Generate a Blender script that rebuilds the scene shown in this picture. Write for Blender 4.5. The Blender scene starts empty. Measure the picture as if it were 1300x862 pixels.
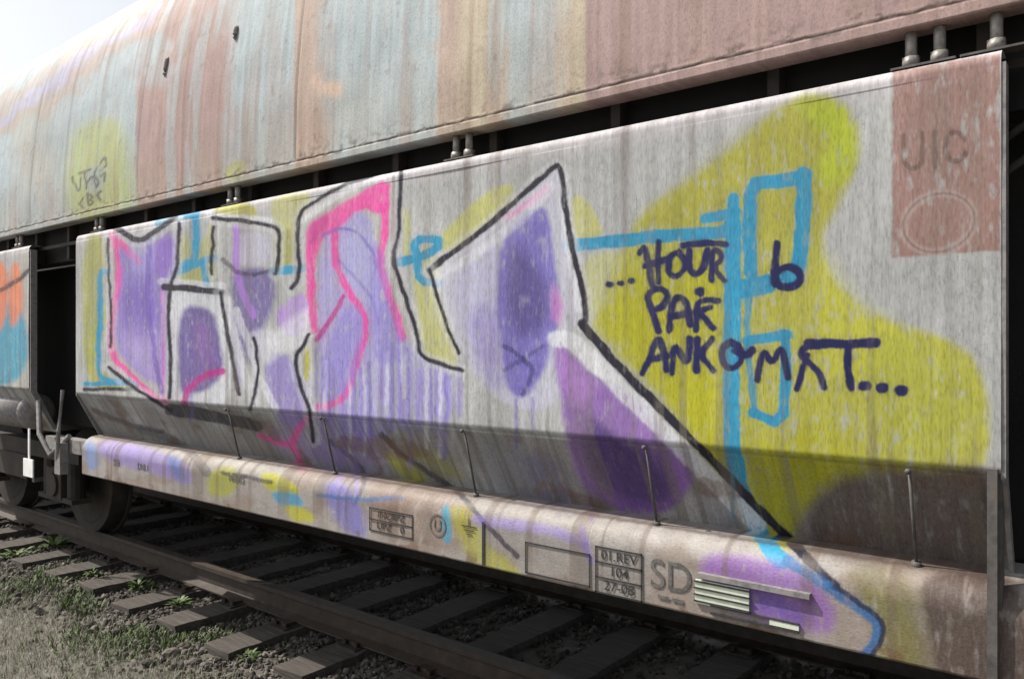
import bpy, bmesh, math, random
import numpy as np
from mathutils import Vector, Matrix

random.seed(7)
rng = np.random.default_rng(7)
scene = bpy.context.scene
COL = scene.collection

# ------------------------------------------------------------------ camera constants
F = 1011.0                 # focal length in photo pixels (photo 1300 wide)
CA, SA = math.cos(math.radians(51)), math.sin(math.radians(51))
D0 = 2.5                   # metres from the lens to the wagon side (plane y = 0)
EYE = 1.63                 # lens height above rail top (z = 0)
HOR = 440.0                # horizon row in the photo

def project(x, y, z):
    """world point -> photo pixel (used to lay the sprayed paint on the steel where the painter put it)"""
    d = y + D0
    s = -x
    zd = d * SA + s * CA
    ok = zd > 0.35
    zs = np.where(ok, zd, 1.0)
    X = 650 + F * (d * CA - s * SA) / zs
    Y = HOR - F * (z - EYE) / zs
    return np.where(ok, X, -9999.0), np.where(ok, Y, -9999.0)

def s_of(X, y=0.0):
    u = (X - 650) / F
    return (y + D0) * (CA - u * SA) / (SA + u * CA)

def at(X, Y, y=0.0):
    s = s_of(X, y)
    zd = (y + D0) * SA + s * CA
    return Vector((-s, y, EYE - (Y - HOR) / F * zd))

# ------------------------------------------------------------------ numpy noise
_tab = rng.random((8, 256, 256)).astype(np.float32)
def vnoise(x, y, k=0):
    xi = np.floor(x).astype(np.int64); yi = np.floor(y).astype(np.int64)
    fx = (x - xi).astype(np.float32); fy = (y - yi).astype(np.float32)
    fx = fx * fx * (3 - 2 * fx); fy = fy * fy * (3 - 2 * fy)
    T = _tab[k % 8]
    a = T[xi & 255, yi & 255]; b = T[(xi + 1) & 255, yi & 255]
    c = T[xi & 255, (yi + 1) & 255]; d = T[(xi + 1) & 255, (yi + 1) & 255]
    return (a * (1 - fx) + b * fx) * (1 - fy) + (c * (1 - fx) + d * fx) * fy
def fbm(x, y, k=0, n=4):
    v = 0; a = 0.5; t = 0
    for i in range(n):
        v = v + a * vnoise(x * 2 ** i + 17.3 * i, y * 2 ** i + 9.1 * i, k + i); t += a; a *= 0.5
    return v / t
def sstep(a, b, x):
    t = np.clip((x - a) / (b - a), 0, 1)
    return t * t * (3 - 2 * t)

# ------------------------------------------------------------------ paint engine
def smooth(pts, closed, it=2):
    p = [np.array(q, float) for q in pts]
    for _ in range(it):
        n = len(p); q = []
        rngi = range(n) if closed else range(n - 1)
        if not closed: q.append(p[0])
        for i in rngi:
            a, b = p[i], p[(i + 1) % n]
            q += [a * .75 + b * .25, a * .25 + b * .75]
        if not closed: q.append(p[-1])
        p = q
    return np.array(p)

class Canvas:
    def __init__(self, X, Y, wx, wz, base):
        self.X, self.Y, self.wx, self.wz = X, Y, wx, wz
        self.c = base.astype(np.float32)
        self.cov = np.zeros(len(X), np.float32)
        jx = (fbm(X / 13, Y / 13, 1, 3) - .5) * 3.4
        jy = (fbm(X / 13, Y / 13, 3, 3) - .5) * 3.4
        self.QX, self.QY = X + jx, Y + jy
        self.g1 = fbm(wx * 60, wz * 22, 2, 4)          # how the rough steel takes the spray
        self.g2 = fbm(wx * 240, wz * 60, 5, 2)
    def _sel(self, P, m):
        lo = P.min(0) - m; hi = P.max(0) + m
        return np.nonzero((self.QX > lo[0]) & (self.QX < hi[0]) & (self.QY > lo[1]) & (self.QY < hi[1]))[0]
    def _blend(self, i, m, col, op, grain):
        g = np.clip(1 - grain * (1.3 * (self.g1[i] < .42) * (.42 - self.g1[i]) * 4 + .8 * np.clip(.5 - self.g2[i], 0, 1) * 1.6), 0, 1)
        a = np.clip(np.clip(m, 0, 1) * op * g, 0, 1)[:, None]
        self.c[i] = self.c[i] * (1 - a) + np.array(col, np.float32)[None] * a
        self.cov[i] = np.maximum(self.cov[i], a[:, 0])
    @staticmethod
    def _segdist(px, py, P, closed):
        d2 = np.full(len(px), 1e12); n = len(P)
        ins = np.zeros(len(px), bool)
        for k in range(n if closed else n - 1):
            a = P[k]; b = P[(k + 1) % n]
            ab = b - a; L = max(ab @ ab, 1e-9)
            t = np.clip(((px - a[0]) * ab[0] + (py - a[1]) * ab[1]) / L, 0, 1)
            dx = px - a[0] - t * ab[0]; dy = py - a[1] - t * ab[1]
            np.minimum(d2, dx * dx + dy * dy, out=d2)
            if closed and a[1] != b[1]:
                c = (a[1] > py) != (b[1] > py)
                ins ^= c & (px < (b[0] - a[0]) * (py - a[1]) / (b[1] - a[1]) + a[0])
        return np.sqrt(d2), ins
    def poly(self, pts, col, op=.9, soft=4, grain=.5, it=2):
        P = smooth(pts, True, it)
        i = self._sel(P, soft + 1)
        if not len(i): return
        d, ins = self._segdist(self.QX[i], self.QY[i], P, True)
        sd = np.where(ins, d, -d)
        self._blend(i, sstep(-soft, soft, sd), col, op, grain)
    def line(self, pts, w, col, op=.92, soft=1.6, grain=.35, it=2):
        P = smooth(pts, False, it) if len(pts) > 2 else np.array(pts, float)
        h = w / 2
        i = self._sel(P, h + soft + 9)
        if not len(i): return
        d, _ = self._segdist(self.QX[i], self.QY[i], P, False)
        if w > 3:
            hv = h * (.80 + .42 * fbm(self.X[i] / 22, self.Y[i] / 22, 6, 2))
            self._blend(i, np.exp(-np.maximum(d - hv, 0) / 3.2) * (d > hv - 2) * (self.g2[i] > .46), col, op * .30, 0)
            op = op * (.94 + .2 * np.clip(fbm(self.X[i] / 40, self.Y[i] / 40, 2, 2), 0, .6))
        else: hv = h
        self._blend(i, 1 - sstep(hv - soft, hv + soft, d), col, op, grain)

# paint colours (linear albedo)
YEL = (.40, .395, .010); YDK = (.33, .34, .03); YPALE = (.46, .46, .12)
CYN = (.035, .27, .46); BLU = (.035, .13, .33)
LAV = (.25, .185, .56); LAVL = (.35, .325, .66); VIO = (.15, .12, .46); VDK = (.055, .04, .14)
PUR = (.24, .10, .42); PNK = (.74, .07, .36); PNKD = (.42, .03, .24)
WHT = (.70, .72, .78); NAV = (.016, .017, .085); BLK = (.022, .02, .035)
ORG = (.72, .20, .08); TEA = (.05, .30, .45); RED = (.25, .115, .09)

def paint_side(c):
    # --- yellow clouds
    blob = [(745,412),(762,392),(776,350),(790,318),(800,295),(818,266),(850,245),(885,222),(920,197),(955,165),(985,138),
            (1015,122),(1045,119),(1070,130),(1086,155),(1091,185),(1086,215),(1070,245),(1054,275),(1044,300),(1046,330),(1060,360),
            (1092,388),(1132,410),(1180,422),(1222,440),(1246,470),(1256,520),(1256,592),(1210,602),(1130,598),(1068,612),
            (1022,645),(1000,705),(965,700),(940,655),(915,612),(880,565),(850,515),(800,465)]
    c.poly(blob, YEL, .88, 9, .5)
    c.poly([(800,300),(850,240),(985,138),(1045,121),(1088,165),(1070,245),(1045,300),(930,300)], (.31,.30,.05), .5, 16, .5)
    c.poly([(755,410),(790,350),(830,320),(900,320),(935,350),(940,420),(945,520),(930,600),(880,560),(820,480)], YEL, .75, 22, .3)
    c.poly([(1000,130),(1060,125),(1085,160),(1085,215),(1050,240),(1035,215),(1060,180)], (.40,.52,.02), .6, 14, .4)
    c.poly([(955,560),(1010,540),(1080,560),(1060,600),(1000,650),(975,690)], YEL, .5, 14, .3)
    c.poly([(1040,300),(1090,390),(1150,412),(1140,470),(1070,500),(1030,420)], (.52,.53,.05), .35, 18, .5)
    c.poly([(1110,420),(1200,440),(1245,500),(1240,585),(1130,590),(1090,520)], (.33,.36,.06), .4, 24, .5)
    c.poly([(722,252),(740,247),(757,272),(770,302),(723,303)], YPALE, .8, 4, .5)
    c.poly([(733,324),(800,316),(790,350),(762,392),(744,408)], YPALE, .6, 6, .6)
    c.poly([(652,233),(628,239),(600,257),(574,284),(558,300),(556,320),(578,318),(604,298),(634,272),(653,250)], YPALE, .85, 4, .5)
    c.poly([(510,262),(520,262),(523,332),(512,332)], YPALE, .75, 3, .5)
    c.poly([(522,336),(545,302),(560,345),(562,378),(577,420),(584,470),(560,462),(536,450),(530,400)], YPALE, .8, 5, .6)
    c.poly([(270,258),(318,255),(333,282),(274,277)], YEL, .85, 3, .4)
    c.poly([(345,248),(397,243),(391,264),(379,285),(373,342),(347,347),(352,292),(344,270)], YPALE, .75, 5, .5)
    c.poly([(354,292),(376,290),(374,338),(350,342)], (.25,.24,.05), .7, 5, .4)
    c.poly([(224,300),(240,295),(243,330),(268,284),(274,356),(221,363)], YDK, .75, 4, .5)
    c.poly([(262,285),(272,282),(275,352),(266,356)], YEL, .8, 3, .4)
    c.poly([(105,300),(132,297),(137,340),(129,400),(119,442),(112,482),(105,440)], YDK, .75, 4, .5)
    c.poly([(124,395),(137,380),(132,430),(118,470),(112,450)], YEL, .8, 4, .4)
    c.poly([(112,455),(125,470),(166,487),(170,495),(111,494)], YEL, .8, 3, .4)
    # --- cyan connecting lines
    def cy(p, w, col=CYN, op=1.0): c.line(p, w, col, op, 1.6, .25, 1)
    cy([(722,312),(800,304),(860,299),(905,296),(932,292)], 16)
    cy([(930,286),(930,380),(928,480),(929,560),(936,610),(950,645),(966,682),(992,712)], 21)
    cy([(896,278),(918,273),(934,268)], 13); cy([(931,252),(931,296)], 16)
    cy([(953,345),(951,290),(952,234),(985,230),(1022,226)], 17); cy([(1021,222),(1019,290),(1014,350),(985,357),(934,366)], 19)
    cy([(936,374),(978,366)], 12); cy([(951,360),(948,432),(958,520)], 8, CYN, .8)
    cy([(950,432),(1000,425)], 13); cy([(997,425),(998,480),(993,540),(956,524)], 13)
    cy([(506,333),(530,328),(556,316),(556,303),(524,306),(530,330),(533,357),(556,359)], 11)
    cy([(203,284),(216,274),(248,270)], 13); cy([(248,268),(250,330),(232,336)], 9); cy([(222,345),(272,327)], 9); cy([(346,345),(383,341)], 10)
    cy([(139,345),(127,344),(127,400),(124,470),(130,482),(172,487)], 7); cy([(258,335),(262,362)], 8)
    cy([(108,487),(172,485)], 6)
    # --- brown primer and rust; end bay slope darkened to paint in its shade
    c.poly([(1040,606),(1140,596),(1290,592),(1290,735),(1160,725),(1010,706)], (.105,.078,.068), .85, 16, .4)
    c.poly([(452,604),(600,628),(604,706),(470,690)], (.19,.105,.065), .5, 14, .6)
    c.poly([(600,560),(690,575),(700,640),(620,628)], (.2,.22,.3), .45, 16, .7); c.poly([(330,540),(420,552),(440,590),(350,575)], LAV, .45, 12, .7); c.poly([(655,570),(720,580),(735,650),(690,645)], (.12,.10,.22), .6, 16, .5)
    c.poly([(505,566),(560,572),(600,612),(560,606)], YDK, .55, 10, .6); c.poly([(860,585),(930,590),(960,690),(900,680)], (.2,.2,.26), .4, 14, .6)
    # --- letter one and two
    c.poly([(146,302),(176,332),(223,290),(226,345),(213,372),(215,430),(213,502),(146,450),(140,400),(151,350)], LAV, .88, 4, .45)
    c.poly([(196,300),(222,291),(225,342),(205,360),(190,335)], (.27,.15,.56), .75, 6, .4)
    c.poly([(150,440),(205,500),(206,420),(170,400)], (.55,.45,.72), .4, 10, .5)
    c.poly([(208,363),(282,370),(285,400),(297,450),(294,514),(236,517),(212,506),(214,430)], (.60,.62,.70), .75, 4, .3)
    c.poly([(225,386),(271,391),(279,430),(285,470),(271,492),(241,502),(226,497)], (.11,.07,.28), .92, 4.5, .3)
    c.poly([(245,400),(268,420),(275,460),(250,470)], (.28,.12,.42), .5, 10, .4)
    c.line([(143,298),(149,330),(151,352),(143,400),(139,450),(170,480),(205,512),(213,508)], 7, PNK, .9)
    c.line([(143,300),(158,312),(176,332)], 8, PNK, .85); c.line([(207,362),(208,440),(207,505)], 5, (.55,.15,.55), .7)
    c.line([(234,513),(238,495),(252,482),(270,474),(282,472)], 8, PNKD, .9)
    c.poly([(150,355),(200,362),(205,420),(165,440)], (.16,.10,.44), .55, 14, .6); c.poly([(286,380),(300,400),(312,470),(300,505)], LAV, .75, 4, .5); c.poly([(160,300),(178,312),(196,300),(198,350),(165,345)], LAVL, .6, 6, .5)
    c.line([(190,305),(186,370),(196,450),(205,498)], 6, (.16,.10,.42), .7)
    # --- letter three
    c.poly([(291,342),(344,338),(352,380),(333,420),(327,472),(302,442),(294,400)], (.12,.085,.30), .85, 6, .4)
    c.poly([(296,300),(320,292),(344,300),(346,336),(300,340)], (.50,.48,.66), .6, 5, .5)
    c.line([(300,290),(299,340),(310,380),(322,400)], 8, (.36,.18,.62), .85); c.line([(283,330),(310,352),(345,345)], 5, BLK, .6)
    c.poly([(345,402),(370,376),(391,371),(389,422),(366,430)], (.42,.26,.66), .85, 4, .4)
    c.poly([(333,458),(362,440),(392,500),(387,552),(346,532)], LAV, .75, 6, .5)
    c.poly([(318,420),(345,415),(360,445),(335,470)], (.62,.63,.72), .6, 6, .4)
    c.poly([(335,432),(372,402),(402,384),(408,424),(386,440),(350,452)], WHT, .6, 6, .4)
    c.poly([(384,442),(393,437),(397,460),(390,487),(385,480)], YEL, .95, 2, .2)
    c.line([(300,395),(318,440),(330,480),(350,520)], 9, WHT, .55)
    c.line([(331,552),(352,562),(372,566),(384,592)], 7, PNK, .8); c.line([(371,563),(378,545),(394,529)], 8, PNK, .8)
    # --- pink letter four
    c.poly([(404,306),(440,270),(470,268),(476,320),(493,380),(510,426),(536,456),(582,476),(577,532),(505,542),(472,562),(432,572),(404,500),(402,420)], LAVL, .85, 6, .6)
    c.poly([(420,305),(470,290),(478,330),(490,380),(470,400),(440,360)], (.42,.43,.72), .5, 10, .5)
    c.poly([(385,470),(470,520),(500,600),(420,600),(385,560)], LAV, .45, 18, .7)
    c.poly([(470,470),(590,480),(580,540),(500,548)], LAV, .4, 14, .8)
    c.poly([(389,288),(420,268),(455,246),(494,224),(496,262),(484,275),(458,262),(430,292),(408,303),(402,330),(396,330),(390,318)], PNK, .93, 3, .3, 1)
    c.poly([(390,285),(416,268),(420,282),(404,304),(392,318)], PNKD, .6, 6, .3)
    c.line([(394,318),(395,370),(399,420)], 10, PNK, .9)
    c.line([(488,262),(490,300),(480,322),(492,370),(506,412),(511,428)], 9, PNK, .9)
    c.line([(424,292),(427,345),(448,378),(463,400),(465,425),(455,452),(442,496),(424,514),(404,517)], 9, PNK, .9)
    c.line([(436,376),(420,405),(402,432)], 6, PNKD, .85)
    c.line([(410,300),(440,285),(470,310),(478,340)], 4, VIO, .6); c.line([(430,330),(470,372),(480,410)], 4, VIO, .4)
    for k in range(34):
        xx = 386 + k * 6.1 + 3 * math.sin(k * 7.1); y0 = 430 + 40 * abs(math.sin(k * 3.3)); y1 = y0 + 45 + 70 * abs(math.sin(k * 5.7))
        c.line([(xx, y0), (xx + 2 * math.sin(k), y1)], 2.2 + 3 * abs(math.sin(k * 1.7)), (LAV, WHT, VIO, (.42,.44,.47))[k % 4], .5, 1.5, .6)
    c.poly([(440,380),(462,396),(462,440),(446,490),(415,512),(406,470),(420,430)], (.27,.22,.60), .7, 5, .5); c.poly([(470,300),(488,320),(500,400),(524,450),(480,470),(470,420)], (.24,.2,.56), .6, 6, .6)
    c.poly([(575,350),(612,320),(636,300),(630,380),(640,450),(600,440),(582,400)], (.36,.35,.60), .7, 5, .6)
    # --- letter five with the long leg
    c.poly([(546,344),(612,300),(702,212),(713,214),(723,300),(743,404),(706,432),(716,482),(700,524),(640,516),(602,474),(582,442),(573,420)], (.50,.50,.66), .6, 4, .5)
    c.poly([(638,290),(690,256),(700,290),(706,350),(713,396),(700,440),(690,476),(668,506),(644,500),(636,440),(628,380)], VIO, .9, 5, .4)
    c.poly([(648,300),(690,345),(703,400),(662,440),(638,390)], VDK, .62, 14, .3)
    c.poly([(590,400),(630,380),(640,440),(640,500),(610,480)], LAV, .55, 12, .6)
    c.line([(645,276),(672,258),(694,240)], 8, (.70,.28,.56), .75); c.poly([(700,352),(716,385),(713,415),(698,405)], (.62,.22,.52), .55, 6, .5)
    c.line([(640,440),(660,450),(680,470),(664,500)], 6, NAV, .5); c.line([(640,470),(690,440)], 5, NAV, .4)
    c.poly([(703,432),(722,443),(745,468),(775,488),(802,500),(836,540),(862,570),(888,592),(872,628),(842,655),(782,645),(748,628),(728,592),(716,545),(709,490)], PUR, .88, 6, .35)
    c.poly([(745,525),(800,556),(852,600),(852,645),(780,634),(742,592)], VDK, .82, 14, .2)
    c.poly([(706,438),(735,462),(760,500),(730,520),(712,490)], (.42,.22,.60), .7, 10, .4)
    c.poly([(762,520),(800,505),(824,548),(782,562)], (.30,.18,.46), .7, 9, .3)
    c.line([(725,520),(732,570),(748,618),(790,645)], 7, (.25,.12,.45), .8)
    c.line([(706,430),(722,428),(745,449),(808,512),(872,576),(936,640),(962,666)], 21, WHT, .72, 3, .4)
    c.line([(553,352),(600,326),(660,280),(700,236)], 12, WHT, .5, 4, .5); c.line([(714,225),(722,300),(736,390)], 13, WHT, .55, 4, .5)
    c.line([(205,358),(283,363)], 9, WHT, .5); c.line([(288,380),(300,440),(322,510)], 10, WHT, .7, 3, .4)
    c.line([(384,280),(440,240),(496,218)], 8, WHT, .7, 3, .4); c.line([(262,272),(345,280)], 5, WHT, .6)
    # --- dark outlines
    def ol(p, w=4.5, op=1.0):
        if w < 8 and p[0][1] < 500 and p[0][0] > 120: c.line(p, w + 11, WHT, .34, 3, .5)
        c.line(p, w * 1.02, BLK, op, 1.5, .2)
    ol([(504,213),(470,224),(436,234),(400,256),(379,270),(378,300),(381,352),(370,366)], 5)
    ol([(270,277),(300,280),(340,285),(356,291),(354,320),(350,348)], 5)
    ol([(509,214),(507,300),(497,330),(513,371),(531,427),(533,454),(560,462),(587,471)], 5)
    ol([(545,342),(580,317),(617,289),(660,251),(704,210),(712,211),(716,250),(723,300),(734,342),(746,404),(738,412)], 7)
    ol([(545,342),(560,390),(572,427),(583,448)], 4.5)
    ol([(137,304),(138,350),(142,400),(140,440)], 3); ol([(140,286),(160,297),(178,308),(200,292),(223,276)], 6)
    ol([(228,284),(225,339),(214,372),(213,420),(217,442),(216,505)], 4.5); ol([(271,288),(268,347)], 4.5)
    ol([(208,365),(240,366),(281,371)], 8); ol([(280,372),(285,400),(293,446),(304,500)], 5)
    ol([(106,494),(140,493),(171,494)], 4.5); ol([(139,466),(171,494),(218,521)], 4.5); ol([(217,520),(260,526),(326,541)], 15, .85)
    ol([(392,424),(385,441),(374,450),(378,480),(394,520),(398,560)], 5); ol([(322,430),(330,470),(318,520)], 4)
    ol([(738,410),(770,449),(832,512),(896,576),(958,640),(1020,704),(1062,745)], 11)
    ol([(485,552),(504,573),(545,600),(582,624),(614,662),(656,706)], 6, .75)
    ol([(420,560),(470,600),(450,640)], 5, .5)
    ol([(180,545),(230,560),(262,600)], 10, .4); ol([(120,520),(150,535),(205,548)], 6, .5)
    # --- brown marking square with UIC and a ring
    c.poly([(1133,91),(1270,68),(1270,318),(1133,328)], RED, .80, 2.5, .5, 0)
    wx_, wy_ = c.QX, c.QY; c.QX, c.QY = c.X, c.Y
    MK = (.10, .07, .06)
    c.line([(1147,172),(1147,203),(1152,212),(1160,215),(1167,211),(1171,202),(1171,169)], 6, MK, .6, 1.3, .5, 1)
    c.line([(1187,168),(1187,212)], 6, MK, .6, 1.3, .5); 
    c.line([(1225,178),(1218,169),(1208,168),(1201,176),(1200,192),(1204,202),(1213,206),(1221,202),(1226,195)], 6, MK, .6, 1.3, .5, 1)
    th = np.linspace(0, 2 * math.pi, 40)
    ring = [(1192 + 45 * math.cos(t), 283 + 37 * math.sin(t) - 5 * math.cos(t)) for t in th]
    c.line(ring, 10, (.45,.38,.36), .4, 3, .6, 0); c.line(ring, 3, MK, .5, 1.5, .5, 0)
    c.QX, c.QY = wx_, wy_
    # --- handwriting
    def tx(*strokes, w=8):
        for s in strokes: c.line(s, w * 1.08, NAV, 1.0, 1.6, .12)
    for x, y in ((774,361),(788,360),(802,357)): tx([(x-1,y),(x+1.5,y)], w=7.5)
    tx([(812,322),(819,312),(822,330),(828,362)], [(836,308),(834,335),(836,358)], [(818,338),(846,330)], w=7.5)
    tx([(862,320),(850,326),(848,345),(856,352),(868,346),(870,330),(860,321)], w=8)
    tx([(875,318),(874,340),(882,350),(892,344),(897,318)], w=8)
    tx([(904,356),(903,318),(914,318),(917,330),(905,338),(920,356)], [(866,312),(890,308),(922,310)], w=7.5)
    tx([(986,310),(984,335),(984,360)], [(984,346),(998,338),(1012,342),(1018,354),(1006,366),(990,364),(984,352)], w=9)
    tx([(836,420),(828,395),(822,378),(828,368),(842,366),(848,376),(842,390),(830,394)], w=8.5)
    tx([(850,420),(852,385),(862,376),(872,384),(876,412)], [(852,402),(874,398)], w=8)
    tx([(884,418),(884,384),(898,380),(912,382)], [(884,396),(902,390)], [(888,398),(906,416)], [(886,369),(892,368),(890,374),(886,370)], w=7.5)
    tx([(816,474),(828,446),(836,426),(842,446),(846,470)], [(824,456),(846,452)], w=8)
    tx([(853,474),(856,432),(872,468),(876,430)], w=8)
    tx([(884,470),(886,430)], [(904,430),(887,450),(906,470)], w=8)
    tx([(928,434),(916,442),(918,462),(930,470),(942,458),(940,440),(928,434)], [(934,446),(948,452),(956,444)], w=8.5)
    tx([(962,482),(968,440),(980,464),(992,436),(1000,478)], w=8)
    tx([(1036,438),(1020,440),(1016,452),(1028,462),(1040,472),(1046,492)], [(1012,494),(1018,470),(1024,452)], w=8)
    tx([(1026,436),(1060,437),(1112,435)], w=11); tx([(1076,440),(1076,470),(1080,492)], w=9)
    for x, y in ((1098,490),(1120,492),(1145,495)): tx([(x-2,y),(x+2,y)], w=12)
    # --- next bay, far left
    c.poly([(-40,392),(0,380),(34,395),(36,488),(-40,490)], TEA, .9, 4, .3)
    c.poly([(-10,335),(6,330),(12,372),(4,418),(-10,425)], ORG, .9, 4, .3); c.poly([(14,332),(26,335),(30,392),(16,420),(10,400)], ORG, .85, 4, .3)
    c.line([(0,368),(26,354),(38,342)], 5, BLK, .8)
    # --- colours running over the recess and the sill
    c.poly([(264,596),(303,590),(300,628),(262,632)], YDK, .8, 5, .4); c.poly([(328,598),(352,600),(380,618),(378,632),(335,622)], YEL, .85, 4, .4)
    c.poly([(344,622),(380,626),(388,646),(350,640)], CYN, .85, 4, .4); c.poly([(356,640),(390,644),(404,664),(372,664)], YEL, .8, 4, .4)
    c.line([(282,600),(300,603),(345,612)], 5, BLK, .7)
    c.poly([(404,612),(440,610),(462,650),(468,688),(430,672)], (.16,.15,.46), .8, 8, .4); c.line([(404,628),(450,634),(510,632)], 5, BLU, .6)
    c.poly([(484,572),(500,574),(545,604),(540,618),(505,602)], YEL, .7, 5, .4); c.poly([(560,640),(572,642),(574,690),(562,690)], TEA, .8, 3, .4)
    c.poly([(566,640),(600,646),(614,690),(660,720),(660,742),(606,730),(585,690)], YEL, .6, 7, .5); c.line([(604,660),(700,672),(742,690)], 12, LAV, .5, 4)
    c.poly([(120,560),(160,560),(240,585),(246,622),(200,600),(130,585)], LAV, .65, 6, .5); c.poly([(208,575),(228,580),(240,612),(222,610)], BLU, .6, 6, .4)
    c.poly([(106,560),(122,560),(126,596),(110,596)], (.15,.25,.55), .7, 5, .4)
    c.poly([(888,700),(960,706),(1035,732),(1062,770),(1058,806),(1010,800),(930,775),(892,745)], PUR, .72, 10, .5)
    c.poly([(905,738),(985,750),(1040,790),(1000,790),(920,765)], (.10,.07,.32), .6, 10, .4)
    c.line([(738,672),(745,700),(750,712)], 7, LAV, .7)
    c.poly([(1085,745),(1140,750),(1165,800),(1165,850),(1110,850),(1120,800)], YDK, .5, 12, .5)
    c.poly([(1160,722),(1310,722),(1310,900),(1196,900),(1176,800)], (.075,.052,.045), .93, 9, .3); c.poly([(1062,716),(1160,722),(1178,800),(1190,880),(1120,850),(1100,770)], (.13,.115,.05), .75, 14, .4)  # rust-brown and olive sill end, deepened so the colour carries the shade
    c.line([(1000,712),(1035,733),(1062,752),(1095,772),(1117,793),(1112,814),(1098,832)], 13, BLU, .85, 2.5, .3)
    ol([(1060,744),(1094,767),(1124,791),(1118,816),(1104,836)], 6, .8)
    # spray drips
    for x0, y0, L, col in ((430,571,45,LAV),(452,566,60,LAV),(930,600,60,CYN),(655,508,60,VIO),(676,505,40,VIO),(750,630,30,PUR),(560,530,45,LAV),(520,545,50,LAV),(243,503,30,VIO)):
        c.line([(x0, y0), (x0 + 1, y0 + L)], 4, col, .5, 1.5, .4)

# ------------------------------------------------------------------ mesh + tagging helpers
def link(name, me, mat=None, parent=None):
    o = bpy.data.objects.new(name, me); COL.objects.link(o)
    if mat is not None: me.materials.append(mat)
    if parent is not None: o.parent = parent
    return o
def tag(o, label=None, cat=None, group=None, kind=None):
    if label: o['label'] = label
    if cat: o['category'] = cat
    if group: o['group'] = group
    if kind: o['kind'] = kind
    return o
def mesh_np(name, V, Fq, smooth_sh=True):
    me = bpy.data.meshes.new(name)
    V = np.ascontiguousarray(V, np.float32); Fq = np.ascontiguousarray(Fq, np.int32)
    k = Fq.shape[1]
    me.vertices.add(len(V)); me.vertices.foreach_set('co', V.ravel())
    me.loops.add(Fq.size); me.loops.foreach_set('vertex_index', Fq.ravel())
    me.polygons.add(len(Fq)); me.polygons.foreach_set('loop_start', np.arange(0, Fq.size, k, dtype=np.int32))
    me.polygons.foreach_set('loop_total', np.full(len(Fq), k, np.int32))
    me.polygons.foreach_set('use_smooth', np.full(len(Fq), smooth_sh))
    me.update(calc_edges=True); me.validate()
    return me
def set_col(me, rgb, a):
    at_ = me.attributes.new('paint', 'FLOAT_COLOR', 'POINT')
    at_.data.foreach_set('color', np.concatenate([rgb, a[:, None]], 1).astype(np.float32).ravel())
def profile_sheet(S, prof):
    """sheet: columns at distances S along the wagon (x = -S), rows along the profile [(y, z)]"""
    prof = np.array(prof, np.float64); nS, nP = len(S), len(prof)
    V = np.empty((nS, nP, 3)); V[..., 0] = -np.array(S)[:, None]; V[..., 1] = prof[None, :, 0]; V[..., 2] = prof[None, :, 1]
    i = np.arange(nS * nP).reshape(nS, nP)
    Fq = np.stack([i[:-1, :-1], i[:-1, 1:], i[1:, 1:], i[1:, :-1]], -1).reshape(-1, 4)
    return V.reshape(-1, 3), Fq
def bm_obj(name, bm, mat, parent=None, smooth_sh=False, bevel=0):
    if bevel:
        bmesh.ops.bevel(bm, geom=[e for e in bm.edges if len(e.link_faces) == 2 and e.calc_face_angle(0) > .6], offset=bevel, segments=2, affect='EDGES', profile=.6)
    me = bpy.data.meshes.new(name); bm.to_mesh(me); bm.free()
    for p in me.polygons: p.use_smooth = smooth_sh
    return link(name, me, mat, parent)
def box(bm, a, b):
    x0, y0, z0 = a; x1, y1, z1 = b
    v = [bm.verts.new(p) for p in ((x0,y0,z0),(x1,y0,z0),(x1,y1,z0),(x0,y1,z0),(x0,y0,z1),(x1,y0,z1),(x1,y1,z1),(x0,y1,z1))]
    for f in ((0,3,2,1),(4,5,6,7),(0,1,5,4),(1,2,6,5),(2,3,7,6),(3,0,4,7)): bm.faces.new([v[i] for i in f])
def cyl(bm, a, b, r, r2=None, n=14):
    a, b = Vector(a), Vector(b); d = b - a
    m = Matrix.Translation((a + b) / 2) @ d.to_track_quat('Z', 'Y').to_matrix().to_4x4()
    bmesh.ops.create_cone(bm, cap_ends=True, segments=n, radius1=r, radius2=r if r2 is None else r2, depth=d.length, matrix=m)
def tube(bm, pts, r, n=10):
    pts = [Vector(p) for p in pts]; rings = []
    for i, p in enumerate(pts):
        t = (pts[min(i + 1, len(pts) - 1)] - pts[max(i - 1, 0)]).normalized()
        q = t.to_track_quat('Z', 'Y')
        rings.append([bm.verts.new(p + q @ Vector((math.cos(2*math.pi*k/n) * r, math.sin(2*math.pi*k/n) * r, 0))) for k in range(n)])
    for A, B in zip(rings, rings[1:]):
        for k in range(n): bm.faces.new((A[k], A[(k+1) % n], B[(k+1) % n], B[k]))
    bm.faces.new(rings[0][::-1]); bm.faces.new(rings[-1])

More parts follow.
